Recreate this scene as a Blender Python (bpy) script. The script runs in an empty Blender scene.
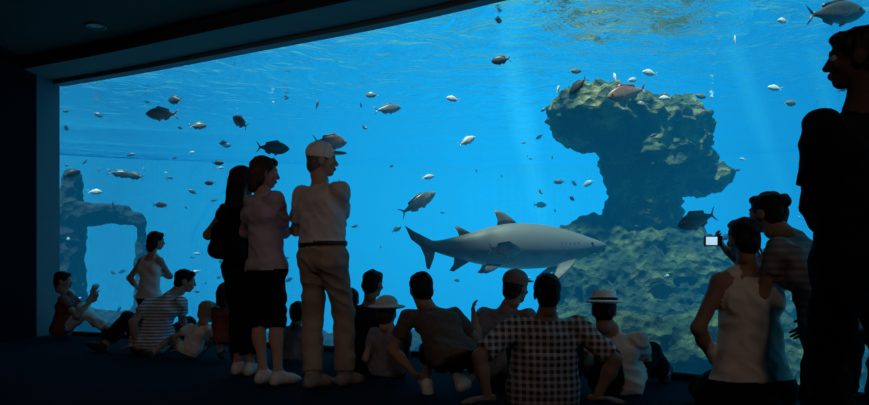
import bpy, math, random
import numpy as np
from mathutils import Vector, Matrix, noise
random.seed(4)
scene = bpy.context.scene
scene.view_settings.view_transform = 'Standard'
scene.view_settings.look = 'None'
F = 700.0; CX = 434.5; HY = 272.0; CH = 0.85   # focal length, centre and horizon in image pixels; eye height .85 m

def at(u, v, d):  # image pixel (u, v) at depth d to world position
    return np.array([(u-CX)/F*d, d, CH-(v-HY)/F*d])

# ---------------------------------------------------------------- materials
_m = {}
def mat(name, col, rough=0.8, var=0.15, scale=30, spec=0.3, bump=0.0, metal=0.0):
    if name in _m: return _m[name]
    m = bpy.data.materials.new(name); m.use_nodes = True
    nt = m.node_tree; b = nt.nodes['Principled BSDF']
    b.inputs['Roughness'].default_value = rough
    b.inputs['Specular IOR Level'].default_value = spec
    b.inputs['Metallic'].default_value = metal
    tc = nt.nodes.new('ShaderNodeTexCoord'); n = nt.nodes.new('ShaderNodeTexNoise')
    n.inputs['Scale'].default_value = scale; n.inputs['Detail'].default_value = 4
    nt.links.new(tc.outputs['Object'], n.inputs['Vector'])
    r = nt.nodes.new('ShaderNodeValToRGB')
    r.color_ramp.elements[0].position = 0.3; r.color_ramp.elements[1].position = 0.7
    r.color_ramp.elements[0].color = [c*(1-var) for c in col]+[1]
    r.color_ramp.elements[1].color = [min(1, c*(1+var)) for c in col]+[1]
    nt.links.new(n.outputs['Fac'], r.inputs['Fac']); nt.links.new(r.outputs['Color'], b.inputs['Base Color'])
    if bump:
        bp = nt.nodes.new('ShaderNodeBump'); bp.inputs['Strength'].default_value = bump
        bp.inputs['Distance'].default_value = 0.02
        nt.links.new(n.outputs['Fac'], bp.inputs['Height']); nt.links.new(bp.outputs['Normal'], b.inputs['Normal'])
    _m[name] = m
    return m

def pattern_mat(name, ca, cb, fx, fz, plaid=True):
    m = bpy.data.materials.new(name); m.use_nodes = True
    nt = m.node_tree; b = nt.nodes['Principled BSDF']; b.inputs['Roughness'].default_value = .85
    tc = nt.nodes.new('ShaderNodeTexCoord'); s = nt.nodes.new('ShaderNodeSeparateXYZ')
    nt.links.new(tc.outputs['Object'], s.inputs[0])
    def band(out, f):
        a = nt.nodes.new('ShaderNodeMath'); a.operation = 'MULTIPLY'; a.inputs[1].default_value = f
        nt.links.new(out, a.inputs[0])
        q = nt.nodes.new('ShaderNodeMath'); q.operation = 'SINE'; nt.links.new(a.outputs[0], q.inputs[0])
        g = nt.nodes.new('ShaderNodeMath'); g.operation = 'GREATER_THAN'; g.inputs[1].default_value = 0.1
        nt.links.new(q.outputs[0], g.inputs[0]); return g.outputs[0]
    z = band(s.outputs['Z'], fz)
    if plaid:
        x = band(s.outputs['X'], fx)
        ad = nt.nodes.new('ShaderNodeMath'); ad.operation = 'ADD'
        nt.links.new(x, ad.inputs[0]); nt.links.new(z, ad.inputs[1])
        h = nt.nodes.new('ShaderNodeMath'); h.operation = 'MULTIPLY'; h.inputs[1].default_value = .5
        nt.links.new(ad.outputs[0], h.inputs[0]); z = h.outputs[0]
    mx = nt.nodes.new('ShaderNodeMix'); mx.data_type = 'RGBA'
    mx.inputs['A'].default_value = (*ca, 1); mx.inputs['B'].default_value = (*cb, 1)
    nt.links.new(z, mx.inputs['Factor']); nt.links.new(mx.outputs['Result'], b.inputs['Base Color'])
    _m[name] = m
    return m

# ---------------------------------------------------------------- mesh helpers
def mkobj(name, verts, faces, mats=None, fm=None, smooth=True, origin=None):
    verts = np.array(verts, dtype=float)
    o = np.zeros(3) if origin is None else np.array(origin, float)
    me = bpy.data.meshes.new(name)
    me.from_pydata((verts-o).tolist(), [], faces if isinstance(faces, list) else faces.tolist())
    for m in (mats or []): me.materials.append(m)
    if fm is not None: me.polygons.foreach_set('material_index', np.array(fm, dtype=np.int32))
    if smooth: me.polygons.foreach_set('use_smooth', np.ones(len(me.polygons), dtype=bool))
    me.update()
    ob = bpy.data.objects.new(name, me); ob.location = o.tolist()
    scene.collection.objects.link(ob)
    return ob

class Acc:
    def __init__(s): s.v = []; s.f = []; s.m = []; s.mats = []; s.n = 0
    def mi(s, m):
        if m not in s.mats: s.mats.append(m)
        return s.mats.index(m)
    def add(s, v, f, m, matlist=None):
        v = np.array(v, float).reshape(-1, 3)
        if matlist is not None: ids = [s.mi(matlist[int(k)]) for k in m]
        elif isinstance(m, list): ids = [s.mi(k) for k in m]
        else: ids = [s.mi(m)]*len(f)
        s.v.append(v); s.f += [tuple(int(i)+s.n for i in q) for q in f]; s.m += ids; s.n += len(v)
    def obj(s, name, origin=None):
        return mkobj(name, np.vstack(s.v), s.f, s.mats, s.m, True, origin)

def cap(a, b, ra, rb, m, w=None, ws=1.0, flat=False, k=None, bias=0):
    return ('c', np.array(a, float), np.array(b, float), ra, rb, m, None if w is None else np.array(w, float), ws, flat, k, bias)
def cloth(a, b, ra, rb, m, w=None, ws=1.0, bias=.02):      # flat-ended garment piece: gives a clean hem
    return cap(a, b, ra, rb, m, w, ws, True, .010, bias)
def ell(c, r, m, R=None):
    return ('e', np.array(c, float), np.array(r, float), m, R)

def field_mesh(parts, h, k0):
    """smooth union of tapered capsules / ellipsoids -> one continuous skin (surface nets)"""
    bb = []
    for p in parts:
        if p[0] == 'c':
            rr = max(p[3], p[4])*max(1, p[7]); lo = np.minimum(p[1], p[2])-rr; hi = np.maximum(p[1], p[2])+rr
        else:
            rr = p[2] if p[4] is None else np.ones(3)*max(p[2]); lo = p[1]-rr; hi = p[1]+rr
        bb.append((lo, hi))
    lo = np.min([b[0] for b in bb], axis=0)-3*h; hi = np.max([b[1] for b in bb], axis=0)+3*h
    n = np.ceil((hi-lo)/h).astype(int)+1
    D = np.full(n, 10.0, dtype=np.float32); B = np.full(n, 10.0, dtype=np.float32); M = np.zeros(n, dtype=np.int16)
    ax = [lo[i]+h*np.arange(n[i]) for i in range(3)]
    mg = k0+2.1*h
    for p, b in zip(parts, bb):
        k = k0; bias = 0
        i0 = np.maximum(((b[0]-mg-lo)/h).astype(int), 0); i1 = np.minimum(((b[1]+mg-lo)/h).astype(int)+2, n)
        sl = tuple(slice(i0[i], i1[i]) for i in range(3))
        X = ax[0][sl[0]][:, None, None]; Y = ax[1][sl[1]][None, :, None]; Z = ax[2][sl[2]][None, None, :]
        if p[0] == 'c':
            if p[9]: k = p[9]
            bias = p[10]
            a, c = p[1], p[2]; ab = c-a; L2 = max(ab.dot(ab), 1e-9)
            qx, qy, qz = X-a[0], Y-a[1], Z-a[2]
            t0 = (qx*ab[0]+qy*ab[1]+qz*ab[2])/L2
            t = np.clip(t0, 0, 1); tt = t0 if p[8] else t
            qx = qx-tt*ab[0]; qy = qy-tt*ab[1]; qz = qz-tt*ab[2]
            if p[6] is not None:
                w = p[6]; dd = (qx*w[0]+qy*w[1]+qz*w[2])*(1-1/p[7])
                qx = qx-dd*w[0]; qy = qy-dd*w[1]; qz = qz-dd*w[2]
            d = np.sqrt(qx*qx+qy*qy+qz*qz)-(p[3]+(p[4]-p[3])*t); m = p[5]
            if p[8]:
                axd = (np.abs(t0-.5)-.5)*math.sqrt(L2); dm = np.maximum(d-bias, axd*4 if bias else axd)
                d = np.maximum(d, axd)
            else: dm = d
        else:
            qx, qy, qz = X-p[1][0], Y-p[1][1], Z-p[1][2]; r = p[2]
            if p[4] is not None:
                R = p[4]; a1 = qx*R[0, 0]+qy*R[1, 0]+qz*R[2, 0]; a2 = qx*R[0, 1]+qy*R[1, 1]+qz*R[2, 1]; a3 = qx*R[0, 2]+qy*R[1, 2]+qz*R[2, 2]
                qx, qy, qz = a1, a2, a3
            q = np.sqrt((qx/r[0])**2+(qy/r[1])**2+(qz/r[2])**2)
            g = np.sqrt((qx/r[0]**2)**2+(qy/r[1]**2)**2+(qz/r[2]**2)**2)+1e-6
            d = np.where(q < .3, (q-1)*min(r), q*(q-1)/g); m = p[3]; dm = d
        d = d.astype(np.float32)
        Ds = D[sl]; Bs = B[sl]
        M[sl] = np.where(dm < Bs, m, M[sl]); B[sl] = np.minimum(Bs, dm)
        hh = np.maximum(k-np.abs(Ds-d), 0)/k
        D[sl] = np.minimum(Ds, d)-hh*hh*k/4
    ins = D < 0
    s = sum(ins[i:n[0]-1+i, j:n[1]-1+j, l:n[2]-1+l].astype(np.int8) for i in (0, 1) for j in (0, 1) for l in (0, 1))
    act = (s > 0) & (s < 8)
    I = np.argwhere(act); idx = np.full(act.shape, -1, dtype=np.int64); idx[act] = np.arange(len(I))
    cor = [(i, j, l) for i in (0, 1) for j in (0, 1) for l in (0, 1)]
    dv = {c: D[I[:, 0]+c[0], I[:, 1]+c[1], I[:, 2]+c[2]] for c in cor}
    P = np.zeros((len(I), 3)); C = np.zeros(len(I))
    for c in cor:
        for a in range(3):
            if c[a] == 0:
                e = list(c); e[a] = 1; e = tuple(e)
                da, db = dv[c], dv[e]; cr = (da < 0) != (db < 0)
                t = np.where(cr, da/(da-db+1e-12), 0)
                q = np.tile(np.array(c, float), (len(I), 1)); q[:, a] = t
                P[cr] += q[cr]; C[cr] += 1
    V = lo+h*(I+P/C[:, None])
    Fs = []; Ms = []
    for a in range(3):
        s0 = [slice(1, -1)]*3; s1 = [slice(1, -1)]*3; s0[a] = slice(0, n[a]-1); s1[a] = slice(1, n[a])
        A = ins[tuple(s0)]; Bq = ins[tuple(s1)]
        e = np.argwhere(A != Bq)
        if len(e) == 0: continue
        off = np.ones(3, int); off[a] = 0; e = e+off
        av = ins[e[:, 0], e[:, 1], e[:, 2]]
        b1, b2 = (a+1) % 3, (a+2) % 3
        def cell(o1, o2):
            g = e.copy(); g[:, b1] -= o1; g[:, b2] -= o2
            return idx[g[:, 0], g[:, 1], g[:, 2]]
        q = np.stack([cell(1, 1), cell(0, 1), cell(0, 0), cell(1, 0)], axis=1)
        q[~av] = q[~av][:, ::-1]
        e2 = e.copy(); e2[:, a] += 1
        mm = np.where(av, M[e[:, 0], e[:, 1], e[:, 2]], M[e2[:, 0], e2[:, 1], e2[:, 2]])
        Fs.append(q); Ms.append(mm)
    return V, np.vstack(Fs), np.concatenate(Ms)
def vnormals(V, Fq):
    Nn = np.zeros_like(V); q = V[Fq]; fn = np.cross(q[:, 2]-q[:, 0], q[:, 3]-q[:, 1])
    for i in range(4): np.add.at(Nn, Fq[:, i], fn)
    return Nn/(np.linalg.norm(Nn, axis=1)[:, None]+1e-9)

def nrm(v): 
    v = np.array(v, float); return v/(np.linalg.norm(v)+1e-9)
def ik(a, c, hint, L1, L2):
    d = c-a; dist = np.linalg.norm(d); di = d/(dist+1e-9)
    dist = min(max(dist, abs(L1-L2)+.08*(L1+L2)), (L1+L2)*.995); c = a+di*dist
    x = (L1*L1-L2*L2+dist*dist)/(2*dist); hg = math.sqrt(max(L1*L1-x*x, 0))
    p = hint-a; p = p-di*p.dot(di); p = nrm(p)
    return a+di*x+p*hg, c

# ---------------------------------------------------------------- people
def hand(acc, wrist, X, Yh, curl, s, skin, grip=0.5, sgn=1):
    X = nrm(X); Y = Yh-X*np.dot(Yh, X); Y = nrm(Y); Z = np.cross(X, Y)
    P = [cap((-.03, 0, 0), (.02, 0, 0), .023, .021, 0, (0, 1, 0), 1.15), cap((.02, 0, 0), (.078, 0, 0), .016, .013, 0, (0, 1, 0), 2.6)]
    for yb, L, dx in ((.031, .070, -.003), (.011, .078, .002), (-.010, .073, 0), (-.030, .058, -.008)):
        p = np.array([.086+dx, yb, 0.]); ang = 0.15
        for i, fr in enumerate((.45, .32, .25)):
            ang += grip*(.55 if i else .5)
            q = p+np.array([math.cos(ang)*L*fr, yb*.06, sgn*math.sin(ang)*L*fr])
            P.append(cap(p, q, .0092-.0008*i, .0086-.0009*i, 0)); p = q
    P += [cap((.02, .026, 0), (.048, .050, sgn*.008), .014, .0115, 0), cap((.048, .050, sgn*.008), (.078, .062, sgn*.02), .0112, .0088, 0)]
    V, Fq, Mq = field_mesh(P, .0048, .006)
    V = wrist+s*(V[:, [0]]*X+V[:, [1]]*Y+V[:, [2]]*Z)
    acc.add(V, Fq, skin)

def person(name, Y, s, head, M, pv, yaw, LA, RA, LL, RL, skin, shirt, pants, shoe, hair, hs=1.0, style='short',
           sleeve=.55, leg=1.8, hat=None, hatm=None, bulk=1.0, fem=False, h=.013, toes=None, belt=None,
           stand=False, grip=(.5, .5), prop=(False, False), skirt=None, extra=None, hem=None, tank=False):
    def A(p): return at(p[0], p[1], Y+(p[2] if len(p) > 2 else 0))
    if hem is None: hem = -.05 if stand else -.10
    ya = math.radians(yaw); r = np.array([math.cos(ya), -math.sin(ya), 0.]); fw = np.array([math.sin(ya), math.cos(ya), 0.])
    M = A(M); pv = A(pv)
    if not stand: pv[2] = max(pv[2], .115*s)
    u = nrm(M-pv); f = nrm(np.cross(u, r)); b = bulk
    wd = (.160 if fem else .178)*s*b**.5
    SH = [M-r*wd-u*.02*s, M+r*wd-u*.02*s]
    HP = [pv-r*.09*s-u*.03*s, pv+r*.09*s-u*.03*s]
    mats = [skin, shirt, pants, shoe, hair, belt or pants]
    P = []
    c1 = M-u*.10*s; wst = M+(pv-M)*.6
    ws = 1.42 if fem else 1.56
    P.append(cap(c1, wst, .108*s*b, (.088 if fem else .100)*s*b, 1, r, ws))
    P.append(cap(wst, pv+u*.09*s, (.088 if fem else .100)*s*b, .103*s*b, 1, r, 1.36))
    P.append(cloth(M-u*.17*s, pv+u*hem*s, (.109 if fem else .118)*s*b, ((.121 if fem else .122) if stand else .128)*s*b, 1, r, 1.42, .045))
    P.append(cap(SH[0], SH[1], .056*s, .056*s, 1 if not tank else 0))
    P.append(cap(M-u*.03*s, M+u*.045*s, .075*s, .054*s, 1 if not tank else 0))
    if tank:
        for sg in (-1, 1): P.append(cap(M+r*sg*.10*s+u*.045*s-f*.0, M+r*sg*.11*s-u*.16*s-f*.045*s, .040*s, .06*s, 1))
    P.append(cap(M-r*.10*s-u*.12*s-f*.035*s, M+r*.10*s-u*.12*s-f*.035*s, .078*s, .078*s, 1))
    if fem:
        for sg in (-1, 1): P.append(ell(M+r*sg*.075*s-u*.18*s+f*.085*s, (.06*s, .055*s, .06*s), 1))
    P.append(cap(HP[0]+u*.03*s, HP[1]+u*.03*s, .108*s*b, .108*s*b, 2))
    P.append(cap(HP[0]-f*.03*s, HP[1]-f*.03*s, .092*s, .092*s, 2))
    if belt: P.append(cloth(pv+u*.072*s, pv+u*.108*s, .126*s*b, .126*s*b, 5, r, 1.42, .07))
    hc = A(head[:3] if len(head) > 4 else head[:2]); hy, hp = math.radians(head[-2]), math.radians(head[-1])
    hr = np.array([math.cos(hy), -math.sin(hy), 0.]); hf = np.array([math.sin(hy)*math.cos(hp), math.cos(hy)*math.cos(hp), -math.sin(hp)]); hu = np.cross(hr, hf)
    R = np.stack([hr, hf, hu], axis=1)
    nk = hc+R@np.array([0, -.025, -.06])*hs
    P.append(cap(M+u*.0, nk, .058*s, .053*hs, 0))
    jo = {}
    for i, (arm, sg) in enumerate(((LA, -1), (RA, 1))):
        el, wr = ik(SH[i], A(arm[1]), A(arm[0]), .295*s, .255*s)
        wr[2] = max(wr[2], .045*s)
        fr = min(sleeve, 1)
        P.append(cap(SH[i], el, .050*s*b**.5, .038*s, 0))
        if sleeve > 0.02:
            P.append(cap(SH[i], SH[i]+(el-SH[i])*fr*.6, .062*s*b**.5, .060*s*b**.5, 1))
            P.append(cloth(SH[i], SH[i]+(el-SH[i])*fr, .063*s*b**.5, .063*s*b**.5, 1))
        md = el+(wr-el)*.35
        P.append(cap(el, md, .038*s, .041*s, 0)); P.append(cap(md, wr, .040*s, .026*s, 0))
        if sleeve > 1: P.append(cloth(el, el+(wr-el)*(sleeve-1), .050*s, .045*s, 1)); P.append(cap(el, el, .052*s, .052*s, 1))
        jo[i] = (el, wr)
    for i, lg in enumerate((LL, RL)):
        an = A(lg[1])
        if stand: an[2] = .088*s
        kn, an = ik(HP[i], an, A(lg[0]), .435*s, .425*s)
        if kn[2] < .07*s: kn[2] = .07*s
        an[2] = max(an[2], .07*s)
        fr = min(leg, 1)
        P.append(cap(HP[i], kn, .083*s*b**.5, .053*s, 0))
        P.append(cap(HP[i], HP[i]+(kn-HP[i])*fr*(.95 if leg > 1 else .8), .096*s*b**.5, (.096-.020*fr)*s*b**.5, 2))
        if leg <= 1: P.append(cloth(HP[i], HP[i]+(kn-HP[i])*fr, .098*s*b**.5, .088*s*b**.5, 2))
        sd = nrm(an-kn); back = nrm(-(fw-sd*fw.dot(sd)))
        P.append(cap(kn, an, .050*s, .034*s, 0)); P.append(ell(kn+(an-kn)*.32+back*.018*s, (.05*s, .05*s, .085*s), 0,
              np.stack([nrm(np.cross(sd, back)), np.cross(sd, nrm(np.cross(sd, back))), sd], axis=1)))
        if leg > 1:
            P.append(cap(kn, kn+(an-kn)*max(leg-1.12, .02), .076*s, .072*s, 2)); P.append(cloth(kn, kn+(an-kn)*(leg-1), .077*s, .074*s, 2))
        t = nrm(toes[i] if toes is not None else (fw if stand else nrm(fw*.55+np.array([0, 0, .35]))))
        dn = sd-t*sd.dot(t); dn = nrm(dn) if np.linalg.norm(dn) > .2 else np.array([0, 0, -1.])
        lt = nrm(np.cross(t, dn))
        hl = an-t*.035*s+dn*.043*s; bl = an+t*.11*s+dn*.048*s; to = an+t*.165*s+dn*.055*s
        P += [cap(an, hl, .036*s, .037*s, 3), cap(hl, bl, .037*s, .035*s, 3, lt, 1.1), cap(bl, to, .035*s, .028*s, 3, lt, 1.35), cap(an, bl, .036*s, .03*s, 3)]
    for e in (extra or []): P.append(e(A, s))
    acc = Acc()
    V, Fq, Mq = field_mesh(P, h, .034*s)
    # geometric cloth folds on garment vertices
    cv = np.zeros(len(V)); fmask = (Mq == 1) | (Mq == 2)
    if fmask.any():
        cv[np.unique(Fq[fmask])] = 1; cv[np.unique(Fq[~fmask])] = 0
        NN = vnormals(V, Fq); sd_ = Vector((len(name)*1.7, Y*3, 0))
        for i in np.nonzero(cv)[0]:
            p = Vector(V[i])+sd_; q = Vector((p.x*8+p.z*5, p.y*8, p.z*9))
            V[i] += NN[i]*s*((.30-abs(noise.noise(q)))*.024-.003+noise.noise(p*24)*.003)
    V[:, 2] = np.maximum(V[:, 2], .002)
    acc.add(V, Fq, Mq, mats)
    for i, sg in ((0, 1), (1, -1)):
        el, wr = jo[i]
        if prop[i]:
            X = nrm(-fw*.3+(r*(1 if i else -1))*.8); Z = np.array([0, 0, -sg*1.]); Yh = np.cross(Z, X); g = .12
        else:
            X = wr-el; Yh = f+np.array([0, 0, .4]); g = grip[i]
        hand(acc, wr, X, Yh, g, s*1.0, skin, g, sg)
    lip = mat('lips', (.22, .08, .07)); eye = mat('eye_white', (.35, .35, .35), .3); iris = mat('iris', (.03, .02, .015), .2)
    hm = [skin, hair, lip, eye, iris, hatm or hair, mat('hat_band', (.02, .02, .025))]
    H = [ell((0, -.008, .032), (.074, .094, .082), 0), ell((0, .022, -.03), (.058, .07, .078), 0), ell((0, .05, -.082), (.036, .036, .03), 0),
         cap((0, .09, .012), (0, .106, -.024), .009, .0145, 0), ell((0, .082, .03), (.05, .016, .012), 0),
         ell((.036, .07, -.025), (.022, .02, .02), 0), ell((-.036, .07, -.025), (.022, .02, .02), 0),
         ell((0, .091, -.053), (.024, .011, .0065), 2), ell((0, .089, -.064), (.020, .011, .007), 2),
         cap((0, -.025, -.03), (0, -.03, -.11), .055, .054, 0)]
    for sx in (-1, 1):
        H += [ell((sx*.031, .079, .006), (.015, .012, .009), 3), ell((sx*.031, .089, .006), (.006, .004, .006), 4),
              ell((sx*.076, -.004, -.012), (.010, .022, .033), 0)]
    if style != 'bald':
        H += [ell((0, -.016, .040), (.082, .098, .088), 1), ell((0, -.05, -.012), (.075, .060, .078), 1), ell((0, -.062, -.045), (.06, .04, .05), 1),
              ell((0, .055, .085), (.055, .04, .03), 1)]
    if style == 'long': H += [cap((0, -.06, .0), (0, -.085, -.22), .06, .05, 1, (1, 0, 0), 1.35), cap((.06, -.02, 0), (.07, -.04, -.16), .028, .025, 1), cap((-.06, -.02, 0), (-.07, -.04, -.16), .028, .025, 1)]
    if style == 'bob': H += [cap((0, -.055, .0), (0, -.06, -.10), .065, .055, 1, (1, 0, 0), 1.25), cap((.068, -.01, 0), (.068, -.02, -.08), .025, .024, 1), cap((-.068, -.01, 0), (-.068, -.02, -.08), .025, .024, 1)]
    if style == 'bun': H += [ell((0, -.105, .055), (.05, .045, .045), 1), ell((0, -.07, -.0), (.07, .05, .07), 1)]
    if hat == 'cap':
        H += [ell((0, -.012, .062), (.092, .108, .084), 5), ell((0, .100, .062), (.066, .080, .010), 5), ell((0, -.012, .145), (.01, .01, .006), 5)]
    if hat == 'straw':
        H += [ell((0, -.01, .058), (.135, .150, .013), 5), cap((0, -.01, .06), (0, -.01, .135), .092, .080, 5, (0, 1, 0), 1.12, True, .012), cap((0, -.01, .068), (0, -.01, .086), .096, .094, 6, (0, 1, 0), 1.12, True, .004)]
        H = [q for q in H if not (q[0] == 'e' and q[3] == 1)]+[ell((0, -.016, .025), (.082, .098, .085), 1), ell((0, -.05, -.012), (.075, .060, .07), 1)]
    if hat == 'sun':
        H += [ell((0, -.01, .055), (.16, .17, .022), 5), ell((0, -.01, .08), (.095, .108, .075), 5)]
    Vh, Fh, Mh = field_mesh(H, .0065, .011)
    NH = vnormals(Vh, Fh); hv = np.zeros(len(Vh)); hv[np.unique(Fh[Mh == 1])] = 1; hv[np.unique(Fh[Mh != 1])] = 0
    for i in np.nonzero(hv)[0]:
        p = Vector(Vh[i]); Vh[i] += NH[i]*(noise.noise(Vector((p.x*60+Y, p.y*60, p.z*18)))*.005+noise.noise(p*22+Vector((Y*5, 0, 0)))*.007)
    acc.add(hc+hs*(Vh@R.T), Fh, Mh, hm)
    org = np.array([pv[0], pv[1], 0.])
    return acc.obj(name, org)

SK = mat('skin_tan', (.27, .14, .09), .6, .08, 12)
SKL = mat('skin_fair', (.37, .21, .145), .6, .08, 12)
BLK = mat('cloth_black', (.006, .006, .008), .95, spec=.1)
NAVY = mat('cloth_navy', (.012, .014, .022), .95, spec=.1)
H_DK = mat('hair_dark', (.008, .006, .005), .6, .3, 90, spec=.15)
H_BR = mat('hair_brown', (.04, .022, .014), .6, .3, 90, spec=.2)
H_BL = mat('hair_blond', (.28, .19, .10), .6, .2, 90)
H_GR = mat('hair_grey', (.10, .095, .09), .6, .2, 90)
WHT = mat('cloth_white', (.62, .60, .60), .85, .08)
KHA = mat('trousers_khaki', (.29, .21, .16), .9, .12, 9, bump=.5)
POLO = mat('polo_beige', (.48, .42, .40), .9, .10, 9, bump=.5)
LAV = mat('tshirt_lavender', (.36, .28, .35), .9, .10, 9, bump=.5)
GREY = mat('cloth_grey', (.15, .145, .16), .9, bump=.4)
BRN = mat('cloth_brown', (.09, .065, .055), .9, bump=.4)
RED = mat('cloth_red', (.20, .05, .04), .9)
CRM = mat('tank_top_cream', (.58, .49, .42), .9, .06, 9, bump=.4)
SHO = mat('sneaker_white', (.50, .48, .46), .6)
SHD = mat('shoe_dark', (.03, .025, .022), .6)
STRAW = mat('hat_straw', (.85, .82, .80), .8, .08, 120)
CAPM = mat('cap_cream', (.70, .64, .62), .8)
CAPB = mat('cap_brown', (.19, .115, .09), .8)
PLAID = pattern_mat('shirt_plaid', (.04, .028, .03), (.47, .41, .38), 150, 150)
STRIPE = pattern_mat('shirt_striped', (.20, .22, .27), (.62, .62, .64), 0, 190, False)
STRIPE2 = pattern_mat('blouse_striped', (.13, .12, .13), (.20, .185, .19), 0, 150, False)

person('standing_man_in_cap', 5.1, 1.03, (322, 161, 80, 0), (321, 190), (323, 256), 38,
       ((298, 228, .25), (330, 224, .30)), ((354, 230, -.05), (322, 212, .26)),
       ((313, 320, .1), (312, 380, .0)), ((343, 320, .1), (345, 380, .12)),
       SKL, POLO, KHA, mat('shoe_tan', (.22, .17, .14)), H_GR, hat='cap', hatm=CAPM, stand=True, belt=SHD, leg=1.93, sleeve=.72, h=.010, bulk=1.12, hem=.08)
person('standing_woman', 5.24, .98, (264, 173, 75, 5), (264, 199), (267, 266), 45,
       ((246, 230, .25), (276, 232, .30)), ((292, 232, -.05), (270, 226, .25)),
       ((260, 322, .15), (263, 380, .05)), ((277, 322, .15), (278, 380, -.02)),
       SKL, LAV, BLK, SHO, H_BR, style='bob', stand=True, fem=True, leg=1.12, sleeve=.6, h=.010, hem=-.03)
person('standing_woman_long_hair', 5.72, .97, (243, 181, 50, 5), (241, 208), (243, 268), 25,
       ((206, 225, -.02), (231, 216, .22)), ((262, 238, .05), (256, 262, .2)),
       ((239, 322, .2), (238, 372, .05)), ((250, 322, .2), (250, 372, 0)),
       SK, BLK, BLK, SHO, H_DK, style='long', stand=True, fem=True, leg=1.75, sleeve=.25)
person('seated_man_against_wall', 9.0, .93, (63, 281, 80, 5), (68, 298), (62, 327), 80,
       ((80, 308, .1), (92, 294, .05)), ((78, 316, -.2), (90, 302, -.1)),
       ((84, 308, .0), (105, 331, .05)), ((90, 306, -.1), (112, 331, -.1)),
       SKL, RED, WHT, SHD, H_DK, h=.014, leg=1.7, toes=[np.array([.8, 0, .5])]*2)
person('standing_girl', 8.1, .80, (156, 241, 55, 5), (151, 260), (149, 295), 20,
       ((131, 275, 0), (141, 291, .1)), ((172, 278, .1), (163, 275, .25)),
       ((145, 318, .3), (145, 337, .05)), ((156, 318, .3), (156, 337, .05)),
       SKL, WHT, NAVY, SHD, H_DK, hs=.88, style='bob', fem=True, sleeve=0, h=.013, stand=True, tank=True)
person('seated_man_striped_shirt', 7.3, 1.0, (185, 281, .1, 70, 10), (166, 301), (150, 342), 12,
       ((138, 325, -.1), (137, 346, -.1)), ((192, 322, .1), (180, 336, .35)),
       ((122, 330, .2), (104, 352, .1)), ((190, 325, .35), (176, 350, .5)),
       SKL, STRIPE, NAVY, SHD, H_DK, leg=1.8, toes=[np.array([-.8, .3, .3]), np.array([.3, .9, .1])], prop=(True, False))
person('seated_blond_child', 6.9, .62, (208, 312, 50, 10), (200, 327), (190, 348), 20,
       ((183, 338, 0), (180, 350, 0)), ((212, 340, .1), (208, 348, .2)),
       ((168, 338, .2), (151, 354, .0)), ((208, 338, .3), (200, 352, .35)),
       SKL, WHT, GREY, SHD, H_BL, hs=.88, leg=1.0, h=.011, toes=[np.array([-.8, .2, .5]), np.array([.3, .9, .3])], prop=(True, False))
person('crouching_toddler', 6.7, .56, (226, 294, 20, 5), (226, 309), (225, 336), 0,
       ((212, 325, .05), (215, 338, .15)), ((240, 325, .05), (237, 338, .15)),
       ((219, 340, .3), (220, 355, .05)), ((233, 340, .3), (232, 355, .05)),
       SKL, RED, GREY, SHD, H_BR, hs=.86, leg=.6, h=.010, style='bob')
person('seated_small_child', 6.5, .6, (298, 313, 10, 5), (294, 328), (292, 353), 10,
       ((280, 343, .05), (284, 353, .15)), ((308, 343, .05), (304, 350, .2)),
       ((284, 345, .3), (284, 356, .35)), ((302, 345, .3), (302, 356, .35)),
       SK, GREY, BLK, SHD, H_DK, hs=.86)
person('seated_small_child', 6.6, .64, (351, 300, -10, 5), (351, 317), (352, 352), 0,
       ((338, 335, .05), (342, 348, .15)), ((366, 335, .05), (360, 348, .2)),
       ((345, 345, .25), (345, 358, .3)), ((360, 345, .25), (360, 358, .3)),
       SK, NAVY, BLK, SHD, H_DK, hs=.88)
person('seated_boy', 5.95, .84, (373, 284, 30, 5), (369, 308), (368, 359), 15,
       ((348, 335, 0), (350, 360, .05)), ((396, 330, .1), (392, 345, .3)),
       ((358, 340, .4), (358, 364, .5)), ((385, 340, .4), (385, 366, .5)),
       SK, NAVY, BLK, SHD, H_DK, hs=.97)
person('seated_child_in_sunhat', 5.35, .70, (387, 313, 20, 0), (390, 332), (387, 366), 15,
       ((370, 350, 0), (374, 368, .1)), ((408, 352, .05), (404, 362, .25)),
       ((380, 355, .3), (380, 374, .3)), ((402, 355, .3), (402, 374, .3)),
       SKL, GREY, BLK, SHD, H_BR, hs=.9, hat='sun', hatm=mat('sunhat_cloth', (.50, .44, .42)))
person('crouching_boy', 4.85, .93, (421, 289, .22, -20, 10), (431, 314, .20), (451, 352), -12,
       ((405, 345, .15), (415, 374, .12)), ((470, 335, .25), (474, 316, .42)),
       ((424, 345, .45), (427, 390, .05)), ((482, 345, .40), (465, 388, .02)),
       SK, BRN, BLK, SHO, H_DK, leg=.75, h=.011, sleeve=.6)
person('seated_man_in_brown_cap', 5.3, .98, (516, 288, 45, 5), (506, 314), (502, 367), 22,
       ((478, 343, -.03), (483, 370, .05)), ((534, 343, .1), (534, 352, .3)),
       ((495, 335, .4), (502, 374, .55)), ((530, 335, .35), (533, 374, .5)),
       SK, GREY, BLK, SHD, H_DK, hat='cap', hatm=CAPB, h=.011, prop=(True, False))
person('seated_man_plaid_shirt', 4.4, 1.03, (547, 293, 0, 3), (546, 324), (543, 390), 0,
       ((490, 358, -.08), (488, 398, -.1)), ((604, 358, -.05), (596, 398, -.08)),
       ((518, 345, .4), (518, 392, .6)), ((572, 345, .4), (570, 392, .6)),
       SK, PLAID, BLK, SHD, H_DK, bulk=1.2, h=.010, sleeve=.85, prop=(True, True))
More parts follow.
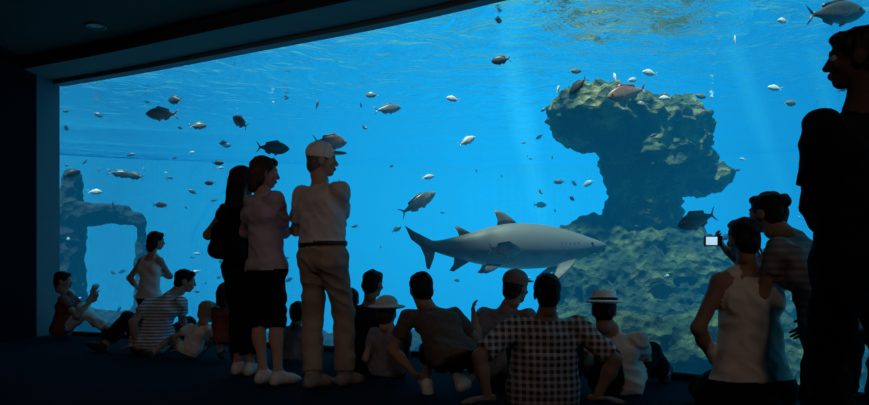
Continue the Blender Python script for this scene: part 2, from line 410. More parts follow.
person('seated_man_in_straw_hat', 4.88, .95, (604, 310, 15, 3), (614, 337), (616, 379), 25,
       ((590, 358, .0), (594, 380, .06)), ((643, 362, .05), (655, 356, .32)),
       ((637, 335, .4), (642, 380, .5)), ((660, 335, .35), (664, 382, .5)),
       SK, CRM, BLK, SHD, H_DK, hat='straw', hatm=STRAW, h=.011)
person('kneeling_woman_taking_photo', 4.15, 1.02, (743, 239, -12, 0), (749, 279), (751, 371), -4,
       ((702, 318, -.02), (715, 362, .06)), ((785, 300, .2), (727, 250, .45)),
       ((705, 385, .4), (722, 408, -.02)), ((760, 385, .5), (772, 408, -.02)),
       SK, CRM, BLK, BLK, H_DK, style='short', fem=True, sleeve=0, h=.009, bulk=1.12, leg=1.9, tank=True, hem=-.04,
       toes=[np.array([0, -1, -.1]), np.array([0, -1, -.1])], grip=(.3, .9),
       extra=[lambda A, s: cap(A((728, 392, 0)), A((775, 392, 0)), .13*s, .13*s, 2), lambda A, s: cap(A((728, 392, 0)), A((705, 396, .05)), .12*s, .07*s, 2)])
person('kneeling_woman_striped_blouse', 3.8, 1.0, (767, 213, .40, -35, 5), (798, 246, .25), (832, 322), -22,
       ((768, 290, .15), (762, 268, .45)), ((829, 300, .1), (812, 318, .2)),
       ((815, 400, .12), (824, 410, -.30)), ((840, 400, .12), (850, 410, -.30)),
       SK, STRIPE2, BLK, BLK, H_DK, style='bun', fem=True, sleeve=.5, h=.010, leg=1.9, toes=[np.array([0, -1, -.1])]*2)
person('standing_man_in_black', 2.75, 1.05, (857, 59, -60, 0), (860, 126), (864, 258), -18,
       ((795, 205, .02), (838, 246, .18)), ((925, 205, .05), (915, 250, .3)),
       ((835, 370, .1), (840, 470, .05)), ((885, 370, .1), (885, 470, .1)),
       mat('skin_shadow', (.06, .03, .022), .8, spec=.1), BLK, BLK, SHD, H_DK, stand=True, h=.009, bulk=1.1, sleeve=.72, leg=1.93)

# ---------------------------------------------------------------- props
def box(acc, c, d, m, R=None, bev=.15):
    import bmesh
    bm = bmesh.new(); bmesh.ops.create_cube(bm, size=1)
    for v in bm.verts: v.co = Vector((v.co.x*d[0], v.co.y*d[1], v.co.z*d[2]))
    if bev: bmesh.ops.bevel(bm, geom=bm.edges[:], offset=min(d)*bev, segments=2, affect='EDGES', profile=.6)
    V = np.array([v.co[:] for v in bm.verts]); fs = [[v.index for v in f.verts] for f in bm.faces]; bm.free()
    if R is not None: V = V@np.array(R).T
    acc.add(V+np.array(c), fs, m)
a = Acc(); c = at(713, 241, 4.55); cm = mat('camera_body', (.02, .02, .022), .35)
box(a, c, (.115, .026, .068), cm)
em = bpy.data.materials.new('camera_screen'); em.use_nodes = True
bs = em.node_tree.nodes['Principled BSDF']; nz = em.node_tree.nodes.new('ShaderNodeTexNoise'); nz.inputs['Scale'].default_value = 40
rp = em.node_tree.nodes.new('ShaderNodeValToRGB'); rp.color_ramp.elements[0].color = (.02, .15, .4, 1); rp.color_ramp.elements[1].color = (.7, .95, 1, 1)
em.node_tree.links.new(nz.outputs['Fac'], rp.inputs['Fac']); em.node_tree.links.new(rp.outputs['Color'], bs.inputs['Emission Color']); bs.inputs['Emission Strength'].default_value = 1.2
box(a, c+np.array([-.014, -.0145, 0]), (.072, .003, .052), em, bev=0)
box(a, c+np.array([.03, 0, .037]), (.018, .016, .008), cm)
V, Fq, Mq = field_mesh([cap((0, .012, 0), (0, .04, 0), .026, .022, 0)], .004, .004); a.add(V+c, Fq, cm)
a.obj('compact_camera', c)
a = Acc(); c = at(227, 240, 5.50)
V, Fq, Mq = field_mesh([cap((-.06, 0, .08), (.06, 0, .08), .05, .05, 0), cap((-.08, 0, -.08), (.08, 0, -.08), .065, .065, 0), cap((0, 0, .08), (0, 0, -.08), .06, .07, 0, (1, 0, 0), 2),
    cap((-.08, 0, .10), (-.01, .02, .24), .012, .010, 0), cap((-.01, .02, .24), (.03, .1, .28), .010, .010, 0), cap((.08, 0, .1), (.04, .04, .27), .012, .01, 0)], .012, .03)
a.add(V+c, Fq, BLK); a.obj('shoulder_bag', c)
a = Acc(); c = at(608, 366, 4.68)
V, Fq, Mq = field_mesh([cap((0, 0, .07), (0, 0, -.10), .055, .07, 0, (1, 0, 0), 1.6), cap((-.05, -.05, -.06), (.05, -.05, -.06), .045, .045, 0), ell((0, .0, .12), (.03, .012, .03), 0)], .012, .03)
a.add(V+c, Fq, BLK); a.obj('backpack', c)

# ---------------------------------------------------------------- room shell
def crom(pts, n=10):
    pts = [np.array(p, float) for p in pts]; P = [2*pts[0]-pts[1]]+pts+[2*pts[-1]-pts[-2]]; out = []
    for i in range(1, len(P)-2):
        for j in range(n):
            t = j/n; p0, p1, p2, p3 = P[i-1:i+3]
            out.append(.5*((2*p1)+(-p0+p2)*t+(2*p0-5*p1+4*p2-p3)*t*t+(-p0+3*p1-3*p2+p3)*t**3))
    out.append(pts[-1]); return np.array(out)
G = crom([(-5.12, 9.56), (-3.6, 8.84), (-2.1, 8.06), (-.6, 7.28), (.55, 6.58), (1.6, 5.82), (2.4, 5.1), (3.1, 4.3), (3.7, 3.4), (4.2, 2.4), (4.5, 1.3)])
T = np.gradient(G, axis=0); T /= np.linalg.norm(T, axis=1)[:, None]
N = np.stack([T[:, 1], -T[:, 0]], axis=1)
if N[0].dot(-G[0]) < 0: N = -N
def glassY(u):
    r = G[:, 0]/G[:, 1]; return float(np.interp((u-CX)/F, r, G[:, 1]))
def strip(acc, A, za, B, zb, m):
    n = len(A); V = [(*A[i], za) for i in range(n)]+[(*B[i], zb) for i in range(n)]
    acc.add(V, [(i, i+1, n+i+1, n+i) for i in range(n-1)], m)
wallm = mat('wall_paint_black', (.003, .0035, .005), .95, spec=.05)
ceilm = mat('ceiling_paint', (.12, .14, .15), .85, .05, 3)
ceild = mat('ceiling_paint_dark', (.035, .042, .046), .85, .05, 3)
trimm = mat('window_trim_paint', (.14, .16, .18), .7, .05, 3)
carpet = mat('carpet_navy', (.004, .006, .018), .95, .4, 60, bump=.5, spec=.1)
ZG = 3.39
a = Acc(); strip(a, G-N*.04, ZG, G-N*.04, 4.3, wallm); strip(a, G-N*.04, ZG, G+N*.10, ZG, trimm); strip(a, G+N*.10, ZG, G+N*.10, ZG-.0+.05, trimm)
a.obj('trim_window_head')
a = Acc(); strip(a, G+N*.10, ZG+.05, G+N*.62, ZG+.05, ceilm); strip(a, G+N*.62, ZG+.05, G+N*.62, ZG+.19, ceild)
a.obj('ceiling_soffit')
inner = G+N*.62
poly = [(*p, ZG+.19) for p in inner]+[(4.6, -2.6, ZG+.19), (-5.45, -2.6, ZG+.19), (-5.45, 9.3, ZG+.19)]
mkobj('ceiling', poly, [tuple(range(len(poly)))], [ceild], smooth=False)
fl = G-N*.03
poly = [(*p, 0) for p in fl]+[(4.7, 1.2, 0), (4.7, -2.6, 0), (-5.45, -2.6, 0), (-5.45, 9.3, 0)]
mkobj('floor', poly, [tuple(range(len(poly)))], [carpet], smooth=False)
def wall(name, p, q, z0, z1, m, th=.1):
    p = np.array(p, float); q = np.array(q, float); d = nrm(q-p); n2 = np.array([-d[1], d[0]])*th
    V = [(*p, z0), (*q, z0), (*(q+n2), z0), (*(p+n2), z0), (*p, z1), (*q, z1), (*(q+n2), z1), (*(p+n2), z1)]
    mkobj(name, V, [(0, 1, 2, 3), (4, 5, 6, 7), (0, 1, 5, 4), (1, 2, 6, 5), (2, 3, 7, 6), (3, 0, 4, 7)], [m], smooth=False)
wall('trim_window_jamb', (-5.24, 9.22), (-5.12, 9.56), 0, ZG+.05, trimm, .12)
wall('wall_left', (-5.36, -2.6), (-5.24, 9.22), 0, 4.3, wallm, .3)
wall('wall_back', (4.9, -2.6), (-5.6, -2.6), 0, 4.3, wallm, -.2)
wall('wall_right', (4.5, 1.3), (4.6, -2.6), 0, 4.3, wallm, .2)
a = Acc(); strip(a, G-N*.03, -.8, G-N*.03, .0, wallm); strip(a, G+N*.05, 0, G+N*.05, .05, wallm); strip(a, G+N*.05, .05, G-N*.03, .05, wallm); a.obj('trim_window_sill')
gm = bpy.data.materials.new('acrylic_glass'); gm.use_nodes = True; nt = gm.node_tree; nt.nodes.clear()
o = nt.nodes.new('ShaderNodeOutputMaterial'); t = nt.nodes.new('ShaderNodeBsdfTransparent'); g = nt.nodes.new('ShaderNodeBsdfGlossy')
g.inputs['Roughness'].default_value = .02; t.inputs['Color'].default_value = (.96, .99, 1, 1); mx = nt.nodes.new('ShaderNodeMixShader'); mx.inputs[0].default_value = .04
nt.links.new(t.outputs[0], mx.inputs[1]); nt.links.new(g.outputs[0], mx.inputs[2]); nt.links.new(mx.outputs[0], o.inputs[0])
a = Acc(); strip(a, G, .04, G, ZG+.01, gm); a.obj('window_1')
def downlight(c, lit):
    a = Acc(); n = 32; V = []; 
    for r_, z in ((.11, 0), (.11, -.012), (.085, -.012), (.08, .0)):
        V += [(c[0]+r_*math.cos(i*2*math.pi/n), c[1]+r_*math.sin(i*2*math.pi/n), c[2]+z) for i in range(n)]
    a.add(V, [(k*n+i, k*n+(i+1) % n, (k+1)*n+(i+1) % n, (k+1)*n+i) for k in range(3) for i in range(n)], trimm)
    a.add(V[3*n:], [tuple(range(n))], mat('downlight_lens', (.35, .35, .33), .4)); a.obj('downlight', c)
downlight((-3.75, 7.75, ZG+.185), 0)
for x, y, tx, ty, e in ((-2.9, .2, -2.2, 6.5, 80), (.3, -.6, .2, 5.5, 78), (3.2, .2, 1.6, 4.8, 36)):
    downlight((x, y, ZG+.185), 1)
    l = bpy.data.lights.new('downlight_lamp', 'SPOT'); l.energy = e; l.color = (1, .80, .68); l.spot_size = 1.15; l.spot_blend = .8; l.shadow_soft_size = .15
    ob = bpy.data.objects.new('downlight_lamp', l); scene.collection.objects.link(ob); ob.location = (x, y, ZG+.15)
    ob.rotation_euler = (Vector((tx, ty, .9))-Vector((x, y, ZG+.15))).to_track_quat('-Z', 'Y').to_euler()

# ---------------------------------------------------------------- tank
WS = 3.78; WB = -.75
back = crom([(9, 1.6), (13, 5), (14, 10), (11.5, 15), (6, 18), (-1, 19), (-8, 18), (-12.5, 15), (-11, 11.5), (-5.5, 9.85)], 8)
ring = np.vstack([G-N*.05, back])
n = len(ring)
def prism(ring, z0, z1):
    n = len(ring); V = [(*p, z0) for p in ring]+[(*p, z1) for p in ring]
    return V, [tuple(range(n))[::-1], tuple(range(n, 2*n))]+[(i, (i+1) % n, n+(i+1) % n, n+i) for i in range(n)]
SIG = (.20, .095, .068); LINF = (.002, .18, .54)
def volmat(name, sig, emi):
    m = bpy.data.materials.new(name); m.use_nodes = True; nt = m.node_tree; nt.nodes.clear()
    o = nt.nodes.new('ShaderNodeOutputMaterial'); e = nt.nodes.new('ShaderNodeEmission')
    me = max(emi); e.inputs['Color'].default_value = (*[c/me for c in emi], 1); e.inputs['Strength'].default_value = me
    if sig:
        ab = nt.nodes.new('ShaderNodeVolumeAbsorption'); d = max(sig)*1.0001
        ab.inputs['Density'].default_value = d; ab.inputs['Color'].default_value = (*[1-c/d for c in sig], 1)
        ad = nt.nodes.new('ShaderNodeAddShader'); nt.links.new(ab.outputs[0], ad.inputs[0]); nt.links.new(e.outputs[0], ad.inputs[1]); nt.links.new(ad.outputs[0], o.inputs['Volume'])
    else: nt.links.new(e.outputs[0], o.inputs['Volume'])
    return m
V, Fq = prism(ring, WB+.01, WS-.01)
mkobj('aquarium_water', V, Fq, [volmat('sea_water', SIG, [a*b for a, b in zip(SIG, LINF)])], smooth=False)  # emission in the volume stands in for light scattered by the water
bm_ = bpy.data.materials.new('distant_water_glow'); bm_.use_nodes = True; nt = bm_.node_tree; nt.nodes.clear()  # emissive backdrop: glow painted brightest at the centre, in place of lit water
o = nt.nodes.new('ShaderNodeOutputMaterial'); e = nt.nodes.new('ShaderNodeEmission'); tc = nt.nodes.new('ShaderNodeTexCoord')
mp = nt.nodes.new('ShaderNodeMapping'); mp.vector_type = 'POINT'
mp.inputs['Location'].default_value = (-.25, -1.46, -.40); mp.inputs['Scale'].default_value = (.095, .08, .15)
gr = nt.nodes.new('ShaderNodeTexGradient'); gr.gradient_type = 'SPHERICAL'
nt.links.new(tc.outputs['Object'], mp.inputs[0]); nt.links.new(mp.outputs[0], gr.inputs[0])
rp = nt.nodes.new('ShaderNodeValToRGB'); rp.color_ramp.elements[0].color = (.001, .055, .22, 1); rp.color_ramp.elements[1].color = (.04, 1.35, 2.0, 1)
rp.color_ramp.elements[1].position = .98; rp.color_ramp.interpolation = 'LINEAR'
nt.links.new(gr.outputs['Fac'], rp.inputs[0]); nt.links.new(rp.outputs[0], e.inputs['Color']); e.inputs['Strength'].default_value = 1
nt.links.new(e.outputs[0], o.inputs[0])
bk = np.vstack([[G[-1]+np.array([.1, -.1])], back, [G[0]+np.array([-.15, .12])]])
a = Acc(); strip(a, bk, WB-.1, bk, WS, bm_); a.obj('tank_glow_backdrop')
sand = mat('tank_sand', (.20, .24, .20), .95, .3, 4, bump=.5)
V, Fq = prism(ring, WB-.1, WB); mkobj('tank_floor', V, Fq, [sand], smooth=False)
sm = bpy.data.materials.new('water_surface'); sm.use_nodes = True; nt = sm.node_tree; nt.nodes.clear()
o = nt.nodes.new('ShaderNodeOutputMaterial'); t = nt.nodes.new('ShaderNodeBsdfTransparent'); g = nt.nodes.new('ShaderNodeBsdfGlossy'); g.inputs['Roughness'].default_value = .06
g.inputs['Color'].default_value = (.92, .97, 1, 1)
mx = nt.nodes.new('ShaderNodeMixShader')
lw = nt.nodes.new('ShaderNodeLayerWeight'); lw.inputs['Blend'].default_value = .5
mr = nt.nodes.new('ShaderNodeMapRange'); mr.inputs['From Min'].default_value = .38; mr.inputs['From Max'].default_value = .68; mr.inputs['To Min'].default_value = .40; mr.inputs['To Max'].default_value = 1
nz = nt.nodes.new('ShaderNodeTexNoise'); nz.inputs['Scale'].default_value = 1.8; nz.inputs['Detail'].default_value = 4; nz.inputs['Distortion'].default_value = 1.3
tc = nt.nodes.new('ShaderNodeTexCoord'); nt.links.new(tc.outputs['Object'], nz.inputs[0])
bp = nt.nodes.new('ShaderNodeBump'); bp.inputs['Strength'].default_value = .55; bp.inputs['Distance'].default_value = .15
nt.links.new(nz.outputs['Fac'], bp.inputs['Height']); nt.links.new(bp.outputs[0], g.inputs['Normal']); nt.links.new(bp.outputs[0], lw.inputs['Normal'])
nt.links.new(lw.outputs['Facing'], mr.inputs[0]); nt.links.new(mr.outputs[0], mx.inputs[0])
nt.links.new(t.outputs[0], mx.inputs[1]); nt.links.new(g.outputs[0], mx.inputs[2]); nt.links.new(mx.outputs[0], o.inputs[0])
mkobj('water_surface', [(*p, WS) for p in ring], [tuple(range(n))], [sm], smooth=False)
w = bpy.data.worlds.new('sky'); scene.world = w; w.use_nodes = True
w.node_tree.nodes['Background'].inputs[0].default_value = (.12, .62, .72, 1); w.node_tree.nodes['Background'].inputs[1].default_value = 1.2
sun = bpy.data.lights.new('sun', 'SUN'); sun.energy = 16; sun.color = (1, .96, .8); sun.angle = .1
so = bpy.data.objects.new('sun', sun); scene.collection.objects.link(so); so.rotation_euler = Vector((.25, .22, -1)).to_track_quat('-Z', 'Y').to_euler(); so.location = (0, 12, 8)
beam = volmat('shaft_glow', None, (.008, .052, .050))  # emission put into the volume to draw the shafts' light
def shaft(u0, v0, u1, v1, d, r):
    """soft sun shaft: glow painted as nested emissive bodies, each its own closed volume under one parent"""
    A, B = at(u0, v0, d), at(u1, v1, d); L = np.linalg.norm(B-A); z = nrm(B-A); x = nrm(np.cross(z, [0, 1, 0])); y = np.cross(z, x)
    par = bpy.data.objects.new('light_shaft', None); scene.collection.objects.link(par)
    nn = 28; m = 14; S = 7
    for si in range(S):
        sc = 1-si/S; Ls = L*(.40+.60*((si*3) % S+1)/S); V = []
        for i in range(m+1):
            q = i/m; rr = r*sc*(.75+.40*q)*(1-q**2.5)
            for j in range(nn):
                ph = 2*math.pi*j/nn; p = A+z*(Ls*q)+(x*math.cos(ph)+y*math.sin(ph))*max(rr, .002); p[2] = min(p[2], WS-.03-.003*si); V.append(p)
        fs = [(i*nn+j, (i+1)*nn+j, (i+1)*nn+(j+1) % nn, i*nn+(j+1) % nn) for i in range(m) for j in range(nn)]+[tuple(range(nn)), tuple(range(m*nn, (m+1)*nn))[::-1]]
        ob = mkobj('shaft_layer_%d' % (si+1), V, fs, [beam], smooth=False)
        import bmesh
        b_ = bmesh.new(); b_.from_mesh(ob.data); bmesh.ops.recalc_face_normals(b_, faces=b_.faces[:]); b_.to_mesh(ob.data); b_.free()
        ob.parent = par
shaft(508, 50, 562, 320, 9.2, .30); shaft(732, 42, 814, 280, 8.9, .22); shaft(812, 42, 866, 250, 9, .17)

# ---------------------------------------------------------------- rocks
def rockmat(name, c0, c1, c2, sc):
    m = bpy.data.materials.new(name); m.use_nodes = True; nt = m.node_tree; b = nt.nodes['Principled BSDF']; b.inputs['Roughness'].default_value = .95
    tc = nt.nodes.new('ShaderNodeTexCoord'); nz = nt.nodes.new('ShaderNodeTexNoise'); nz.inputs['Scale'].default_value = sc; nz.inputs['Detail'].default_value = 8; nz.inputs['Roughness'].default_value = .7
    nt.links.new(tc.outputs['Object'], nz.inputs[0]); r = nt.nodes.new('ShaderNodeValToRGB'); r.color_ramp.elements[0].position = .35; r.color_ramp.elements[1].position = .68
    r.color_ramp.elements[0].color = (*c0, 1); r.color_ramp.elements[1].color = (*c2, 1); e = r.color_ramp.elements.new(.5); e.color = (*c1, 1)
    vo = nt.nodes.new('ShaderNodeTexVoronoi'); vo.inputs['Scale'].default_value = sc*3.5; nt.links.new(tc.outputs['Object'], vo.inputs[0])
    ad = nt.nodes.new('ShaderNodeMath'); ad.operation = 'ADD'; nt.links.new(nz.outputs['Fac'], ad.inputs[0]); nt.links.new(vo.outputs['Distance'], ad.inputs[1])
    bp = nt.nodes.new('ShaderNodeBump'); bp.inputs['Strength'].default_value = 1; bp.inputs['Distance'].default_value = .12
    nt.links.new(nz.outputs['Fac'], r.inputs[0]); nt.links.new(r.outputs[0], b.inputs['Base Color']); nt.links.new(ad.outputs[0], bp.inputs['Height']); nt.links.new(bp.outputs[0], b.inputs['Normal'])
    return m
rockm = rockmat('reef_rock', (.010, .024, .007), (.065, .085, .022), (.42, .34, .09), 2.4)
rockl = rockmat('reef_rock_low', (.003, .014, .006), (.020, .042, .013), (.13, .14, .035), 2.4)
rockd = rockmat('dark_rock', (.001, .006, .008), (.004, .010, .010), (.010, .018, .015), 1.6)  # the dark rock's own colour, for the arch and far reef
def rock(name, parts, h, amp, seed=0, m=None):
    V, Fq, Mq = field_mesh(parts, h, .16)
    Nn = vnormals(V, Fq)
    out = V.copy()
    for i in range(len(V)):
        p = Vector(V[i])+Vector((seed, 0, 0))
        d = noise.fractal(p*2.0, 1.0, 2.0, 3)*amp+(.35-abs(noise.noise(p*4.5)))*amp*.8+noise.noise(p*11)*amp*.5+(abs(noise.noise(Vector((p.x*1.5, p.y*1.5, p.z*7))))-.25)*amp*.7
        out[i] += Nn[i]*d
    return mkobj(name, out, Fq, [m or rockm], origin=out.mean(axis=0))
def E(u, v, d, ru, rv, rd): k = d/F; return ell(at(u, v, d), (ru*k, rd, rv*k), 0)
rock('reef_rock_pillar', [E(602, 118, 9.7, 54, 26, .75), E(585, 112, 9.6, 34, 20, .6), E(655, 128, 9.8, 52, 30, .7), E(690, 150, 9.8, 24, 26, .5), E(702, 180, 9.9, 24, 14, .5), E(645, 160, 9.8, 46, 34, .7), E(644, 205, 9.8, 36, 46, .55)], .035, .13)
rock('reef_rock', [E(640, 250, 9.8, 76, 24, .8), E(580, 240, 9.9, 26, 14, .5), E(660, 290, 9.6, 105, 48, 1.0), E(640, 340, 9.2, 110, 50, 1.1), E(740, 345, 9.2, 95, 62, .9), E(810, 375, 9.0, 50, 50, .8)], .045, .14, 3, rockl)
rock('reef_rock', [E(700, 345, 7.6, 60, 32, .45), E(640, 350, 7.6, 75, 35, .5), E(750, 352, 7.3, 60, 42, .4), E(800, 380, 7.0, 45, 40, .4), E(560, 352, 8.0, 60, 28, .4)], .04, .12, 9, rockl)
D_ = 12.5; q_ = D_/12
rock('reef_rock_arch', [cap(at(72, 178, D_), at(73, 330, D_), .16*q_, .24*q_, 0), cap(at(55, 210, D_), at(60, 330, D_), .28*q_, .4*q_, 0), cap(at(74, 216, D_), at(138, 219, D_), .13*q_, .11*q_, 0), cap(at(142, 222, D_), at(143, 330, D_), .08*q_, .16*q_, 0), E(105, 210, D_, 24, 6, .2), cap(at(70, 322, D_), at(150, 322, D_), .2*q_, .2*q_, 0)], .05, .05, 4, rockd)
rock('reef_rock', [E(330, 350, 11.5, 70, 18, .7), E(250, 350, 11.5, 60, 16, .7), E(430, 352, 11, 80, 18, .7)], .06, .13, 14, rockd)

# ---------------------------------------------------------------- fish
def fin(acc, lead, trail, th, m, nrmv=(0, 1, 0)):
    nv = np.array(nrmv, float); V = []; k = 8; n = len(lead)
    for i in range(n):
        L, Tt = np.array(lead[i], float), np.array(trail[i], float); q = th*(1-.8*i/(n-1))
        for j in range(k):
            a_ = 2*math.pi*j/k; x = .5-.5*math.cos(a_); V.append(L+(Tt-L)*x+nv*q*math.sin(a_)*.5*(1-.5*x))
    acc.add(V, [(i*k+j, i*k+(j+1) % k, (i+1)*k+(j+1) % k, (i+1)*k+j) for i in range(n-1) for j in range(k)]+[tuple(range(k))[::-1], tuple(range((n-1)*k, n*k))], m)
def loft(acc, st, m, k=20):
    V = []
    for x, zc, tp, bt, hw, yc in st:
        for j in range(k):
            a_ = 2*math.pi*j/k; s_ = math.sin(a_); V.append((x, yc+hw*math.cos(a_), zc+(tp if s_ > 0 else bt)*s_))
    n = len(st)
    acc.add(V, [(i*k+j, i*k+(j+1) % k, (i+1)*k+(j+1) % k, (i+1)*k+j) for i in range(n-1) for j in range(k)]+[tuple(range(k))[::-1], tuple(range((n-1)*k, n*k))], m)
def countershade(name, top, bot, z0, z1, rough=.4, sc=14):
    m = bpy.data.materials.new(name); m.use_nodes = True; nt = m.node_tree; b = nt.nodes['Principled BSDF']; b.inputs['Roughness'].default_value = rough
    tc = nt.nodes.new('ShaderNodeTexCoord'); s = nt.nodes.new('ShaderNodeSeparateXYZ'); nt.links.new(tc.outputs['Object'], s.inputs[0])
    nz = nt.nodes.new('ShaderNodeTexNoise'); nz.inputs['Scale'].default_value = sc; nt.links.new(tc.outputs['Object'], nz.inputs[0])
    ma = nt.nodes.new('ShaderNodeMath'); ma.operation = 'MULTIPLY_ADD'; ma.inputs[1].default_value = (z1-z0)*.7; nt.links.new(nz.outputs['Fac'], ma.inputs[0]); nt.links.new(s.outputs['Z'], ma.inputs[2])
    mr = nt.nodes.new('ShaderNodeMapRange'); mr.inputs['From Min'].default_value = z0+(z1-z0)*.35; mr.inputs['From Max'].default_value = z1+(z1-z0)*.35
    nt.links.new(ma.outputs[0], mr.inputs[0])
    mx = nt.nodes.new('ShaderNodeMix'); mx.data_type = 'RGBA'; mx.inputs['A'].default_value = (*bot, 1); mx.inputs['B'].default_value = (*top, 1)
    nt.links.new(mr.outputs[0], mx.inputs['Factor']); nt.links.new(mx.outputs['Result'], b.inputs['Base Color']); return m
eyem = mat('fish_eye', (.01, .01, .01), .1)
def sphere(acc, c, r, m):
    V, Fq, Mq = field_mesh([ell((0, 0, 0), (1, 1, 1), 0)], .34, .1); acc.add(V*r+np.array(c), Fq, m)
def fish_geo(acc, L, dp, m, mf, eye=True):
    st = []; H = dp*L/2
    for t, q in ((0, .03), (.03, .22), (.08, .45), (.15, .70), (.25, .92), (.36, 1), (.48, .95), (.6, .76), (.7, .54), (.78, .34), (.84, .22), (.88, .2)):
        st.append((L*(.5-t), 0, H*q, H*q*.95, H*q*.42+.001*L, 0))
    loft(acc, st, m, 14)
    xt = L*(.5-.86)
    fin(acc, [(xt+.01*L, 0, .0), (xt-.06*L, 0, H*.5), (xt-.13*L, 0, H*.85)], [(xt-.05*L, 0, 0), (xt-.085*L, 0, H*.38), (xt-.145*L, 0, H*.84)], .02*L, mf)
    fin(acc, [(xt+.01*L, 0, .0), (xt-.06*L, 0, -H*.5), (xt-.13*L, 0, -H*.85)], [(xt-.05*L, 0, 0), (xt-.085*L, 0, -H*.38), (xt-.145*L, 0, -H*.84)], .02*L, mf)
    fin(acc, [(L*.25, 0, H*.75), (L*.17, 0, H*1.12), (L*.12, 0, H*1.25)], [(-L*.22, 0, H*.5), (-L*.22, 0, H*.75), (-L*.2, 0, H*.85)], .015*L, mf)
    fin(acc, [(-L*.05, 0, -H*.75), (-L*.09, 0, -H*1.05)], [(-L*.24, 0, -H*.4), (-L*.23, 0, -H*.7)], .015*L, mf)
    for sy in (-1, 1):
        fin(acc, [(L*.2, sy*H*.36, -H*.1), (L*.13, sy*H*.55, -H*.35), (L*.06, sy*H*.65, -H*.5)], [(L*.17, sy*H*.38, -H*.28), (L*.08, sy*H*.55, -H*.5), (L*.04, sy*H*.65, -H*.52)], .012*L, mf)
        fin(acc, [(L*.15, sy*H*.15, -H*.85), (L*.08, sy*H*.2, -H*1.15)], [(L*.06, sy*H*.15, -H*.85), (L*.05, sy*H*.2, -H*1.1)], .012*L, mf)
        if eye: sphere(acc, (L*.38, sy*H*.25, H*.15), L*.022, eyem)
fmat = {'silver': countershade('fish_silver', (.06, .08, .08), (.38, .42, .39), -.05, .05, .3, 30), 'dark': countershade('fish_dark', (.01, .014, .018), (.05, .06, .065), -.04, .04, .5, 30),
        'steel': countershade('fish_steel', (.02, .025, .028), (.17, .19, .18), -.09, .03, .35, 30),
        'brown': countershade('fish_brown', (.12, .055, .04), (.45, .33, .27), -.04, .05, .4, 30), 'bright': countershade('fish_bright', (.5, .55, .5), (.9, .9, .85), -.04, .04, .3, 30)}
def fish(u, v, off, lpx, deg, tilt=0, kind='silver', dp=.40, name='sea_bream'):
    d = glassY(u)+off; L = lpx*d/F; a = Acc(); fish_geo(a, L, dp, fmat[kind], fmat[kind]); ob = a.obj(name); ob.location = at(u, v, d).tolist()
    ob.rotation_euler = (0, -math.radians(tilt), math.radians(deg)); return ob
for q in [(836, 13, .8, 66, 8, 6, 'steel', .36), (627, 93, 1.0, 44, 190, -14, 'brown', .38), (697, 220, .7, 44, 190, -18, 'steel', .40), (505, 250, .8, 36, 12, -4, 'silver', .42),
          (162, 114, .5, 32, 185, 0, 'brown', .40), (175, 100, 1.2, 17, 160, 5, 'dark', .5), (240, 122, .6, 24, 150, 32, 'brown', .42), (273, 148, .5, 33, 10, -2, 'dark', .40), (198, 126, 1, 17, 10, 5, 'silver', .4),
          (330, 142, .7, 34, 12, 0, 'brown', .44), (388, 109, 1.3, 28, 15, 10, 'silver', .34), (418, 203, 1.0, 44, 20, 32, 'silver', .30), (453, 99, 1.0, 14, 190, 10, 'bright', .4), (467, 141, .9, 20, 15, 28, 'bright', .35),
          (501, 60, .8, 20, 170, -6, 'dark', .45), (578, 86, .9, 24, 140, -35, 'dark', .42), (498, 20, 1.4, 18, 60, 10, 'dark', .36), (428, 177, 1.5, 14, 20, 10, 'bright', .35), (218, 163, .9, 12, 0, 0, 'dark', .4), (210, 183, 1, 12, 170, 0, 'dark', .4),
          (650, 73, 1.6, 16, 190, 8, 'bright', .4), (575, 71, 1.6, 14, 10, 0, 'silver', .4), (783, 21, 1.5, 14, 200, 0, 'bright', .4), (66, 128, .4, 10, 90, 0, 'brown', .5), (72, 174, .8, 18, 40, 25, 'dark', .4), (135, 176, 1.5, 20, 170, 10, 'dark', .35),
          (558, 90, 1.8, 14, 60, 50, 'bright', .35), (317, 105, 1.8, 14, 80, 60, 'silver', .35), (790, 103, 1.4, 16, 20, 0, 'silver', .4), (160, 205, 1.0, 14, 10, 0, 'brown', .4), (540, 205, 3.2, 14, 10, 0, 'silver', .4),
          (615, 78, 1.6, 14, 100, 60, 'bright', .35), (735, 40, 1.6, 12, 80, 70, 'bright', .3), (120, 174, 1.6, 24, 10, -8, 'steel', .3), (95, 192, 1.2, 14, 10, 0, 'bright', .4), (372, 95, 2.0, 14, 170, 0, 'silver', .4),
          (632, 80, 2.2, 12, 20, 10, 'bright', .4), (665, 98, 1.6, 12, 170, 0, 'bright', .4), (700, 96, 1.8, 14, 10, -10, 'silver', .4), (642, 104, 1.5, 11, 150, 20, 'silver', .4), (775, 88, 1.6, 14, 170, 12, 'bright', .4)]:
    fish(*q)
a = Acc()
rs = np.random.RandomState(5)
for i in range(170):
    u = rs.uniform(50, 870) if i % 3 else rs.uniform(60, 300); v = rs.uniform(40, 330) if i % 3 else rs.uniform(90, 300); d = glassY(u)+rs.uniform(2.2, 7.5); L = rs.uniform(.09, .20)
    b = Acc(); kd = ['silver', 'silver', 'bright', 'dark', 'brown'][rs.randint(5)]; fish_geo(b, L, rs.uniform(.3, .45), fmat[kd], fmat[kd], False)
    R = Matrix.Rotation(rs.uniform(0, 6.28), 3, 'Z') @ Matrix.Rotation(rs.uniform(-.5, .5), 3, 'Y')
    V = np.vstack(b.v)@np.array(R).T+at(u, v, d); a.add(V, b.f, b.m, b.mats)
a.obj('fish_school')

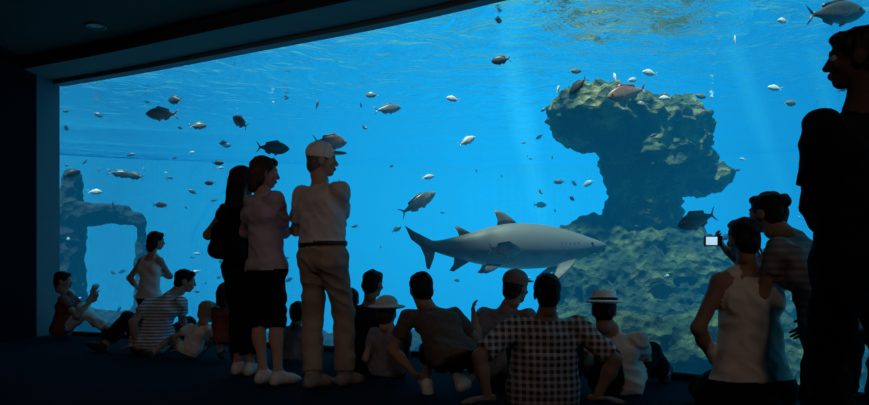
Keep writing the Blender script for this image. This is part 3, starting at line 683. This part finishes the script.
# ---------------------------------------------------------------- shark (sand tiger)
a = Acc(); K = 85.4; sc_ = lambda u, v: ((u-508)/K, (243-v)/K)
skm = countershade('shark_skin', (.13, .115, .10), (.62, .62, .58), -.26, -.08, .5, 9)
finm = mat('shark_fin', (.13, .115, .10), .5, .2, 12)
prof = [(608, 242, 243.5, .2), (605, 240, 246, 2.6), (598, 237.5, 249, 5.5), (588, 234, 254, 9), (575, 229.5, 259.5, 13), (560, 225.5, 263, 16), (543, 222.5, 265.5, 18), (525, 221, 266.5, 18.5), (508, 221.5, 266, 17.5), (490, 225, 264, 15.5), (474, 230, 261, 12.5), (460, 234, 257.5, 9.5), (447, 237.5, 254, 6.5), (437, 239.5, 251, 4.4), (430, 239.5, 248, 3.2), (422, 237, 243, 2.0)]
st = []
for u, t, b, hw in prof:
    x, zt = sc_(u, t); _, zb = sc_(u, b); zc = zt*.45+zb*.55; yc = .10*math.sin((x+.2)*1.6)
    st.append((x, zc, zt-zc, zc-zb, hw/K, yc))
xs = np.array([q[0] for q in st])[::-1]; fine = np.linspace(xs[0], xs[-1], 60); A_ = np.array(st)[::-1]
st2 = [[x]+[float(np.interp(x, xs, A_[:, c])) for c in range(1, 6)] for x in fine]
S2 = np.array(st2)
for _ in range(3): S2[1:-1, 1:] = (S2[:-2, 1:]+2*S2[1:-1, 1:]+S2[2:, 1:])/4
loft(a, S2.tolist(), skm, 28)
yc_ = lambda x: .10*math.sin((x+.2)*1.6)
def sf(lead, trail, th, yoff=None, nv=(0, 1, 0)):
    f3 = lambda q, i: (sc_(*q[:2])[0], (yc_(sc_(*q[:2])[0]) if yoff is None else yoff[i]), sc_(*q[:2])[1])
    fin(a, [f3(q, i) for i, q in enumerate(lead)], [f3(q, i) for i, q in enumerate(trail)], th, finm, nv)
sf([(519, 224), (511, 216), (503, 211), (496, 209)], [(496, 226), (497, 219), (495, 213), (493, 210)], .05)
sf([(473, 233), (464, 228), (457, 225)], [(459, 236), (457, 230), (454, 226)], .035)
sf([(471, 258), (461, 264), (453, 269)], [(454, 254), (453, 262), (449, 268)], .035)
sf([(434, 240), (424, 235), (414, 230), (406, 225)], [(430, 249), (421, 245), (412, 238), (408, 229)], .04)
sf([(436, 246), (434, 256), (430, 267)], [(420, 243), (425, 254), (427, 266)], .035)
for sy in (-1, 1):
    sf([(500, 262), (491, 268), (483, 271)], [(484, 261), (482, 266), (479, 270)], .03, [sy*.12, sy*.17, sy*.21])
    sf([(573, 257), (562, 266), (548, 276)], [(553, 262), (548, 268), (542, 275)], .045, [sy*.15, sy*.30, sy*.42], (0, .5, .8))
    sphere(a, (sc_(591, 0)[0], yc_(sc_(591, 0)[0])+sy*.088, sc_(0, 241)[1]), .016, eyem)
gill = mat('gill_slit', (.03, .035, .04))
for i in range(5):
    x = sc_(577-i*4.5, 0)[0]; hw = np.interp(x, S2[:, 0], S2[:, 4]); zc = np.interp(x, S2[:, 0], S2[:, 1])
    for sy in (-1, 1):
        V, Fq, Mq = field_mesh([cap((x, yc_(x)+sy*hw*.985, zc-.07), (x-.01, yc_(x)+sy*hw*.97, zc+.07), .006, .006, 0)], .006, .003); a.add(V, Fq, gill)
x = sc_(592, 0)[0]
for sy in (-1, 1):
    V, Fq, Mq = field_mesh([cap((x+.07, yc_(x)+sy*.03, -.075), (x-.03, yc_(x)+sy*.085, -.082), .008, .006, 0)], .006, .003); a.add(V, Fq, gill)
ob = a.obj('sand_tiger_shark'); ob.location = at(509, 245, 8.0).tolist(); ob.rotation_euler = (0, 0, math.radians(4))

# ---------------------------------------------------------------- camera
cd = bpy.data.cameras.new('camera'); cd.sensor_width = 36; cd.lens = F/869*36; cd.shift_y = (HY-202.5)/869; cd.clip_start = .05
co = bpy.data.objects.new('camera', cd); scene.collection.objects.link(co); co.location = (0, 0, CH); co.rotation_euler = (math.pi/2, 0, 0)
scene.camera = co
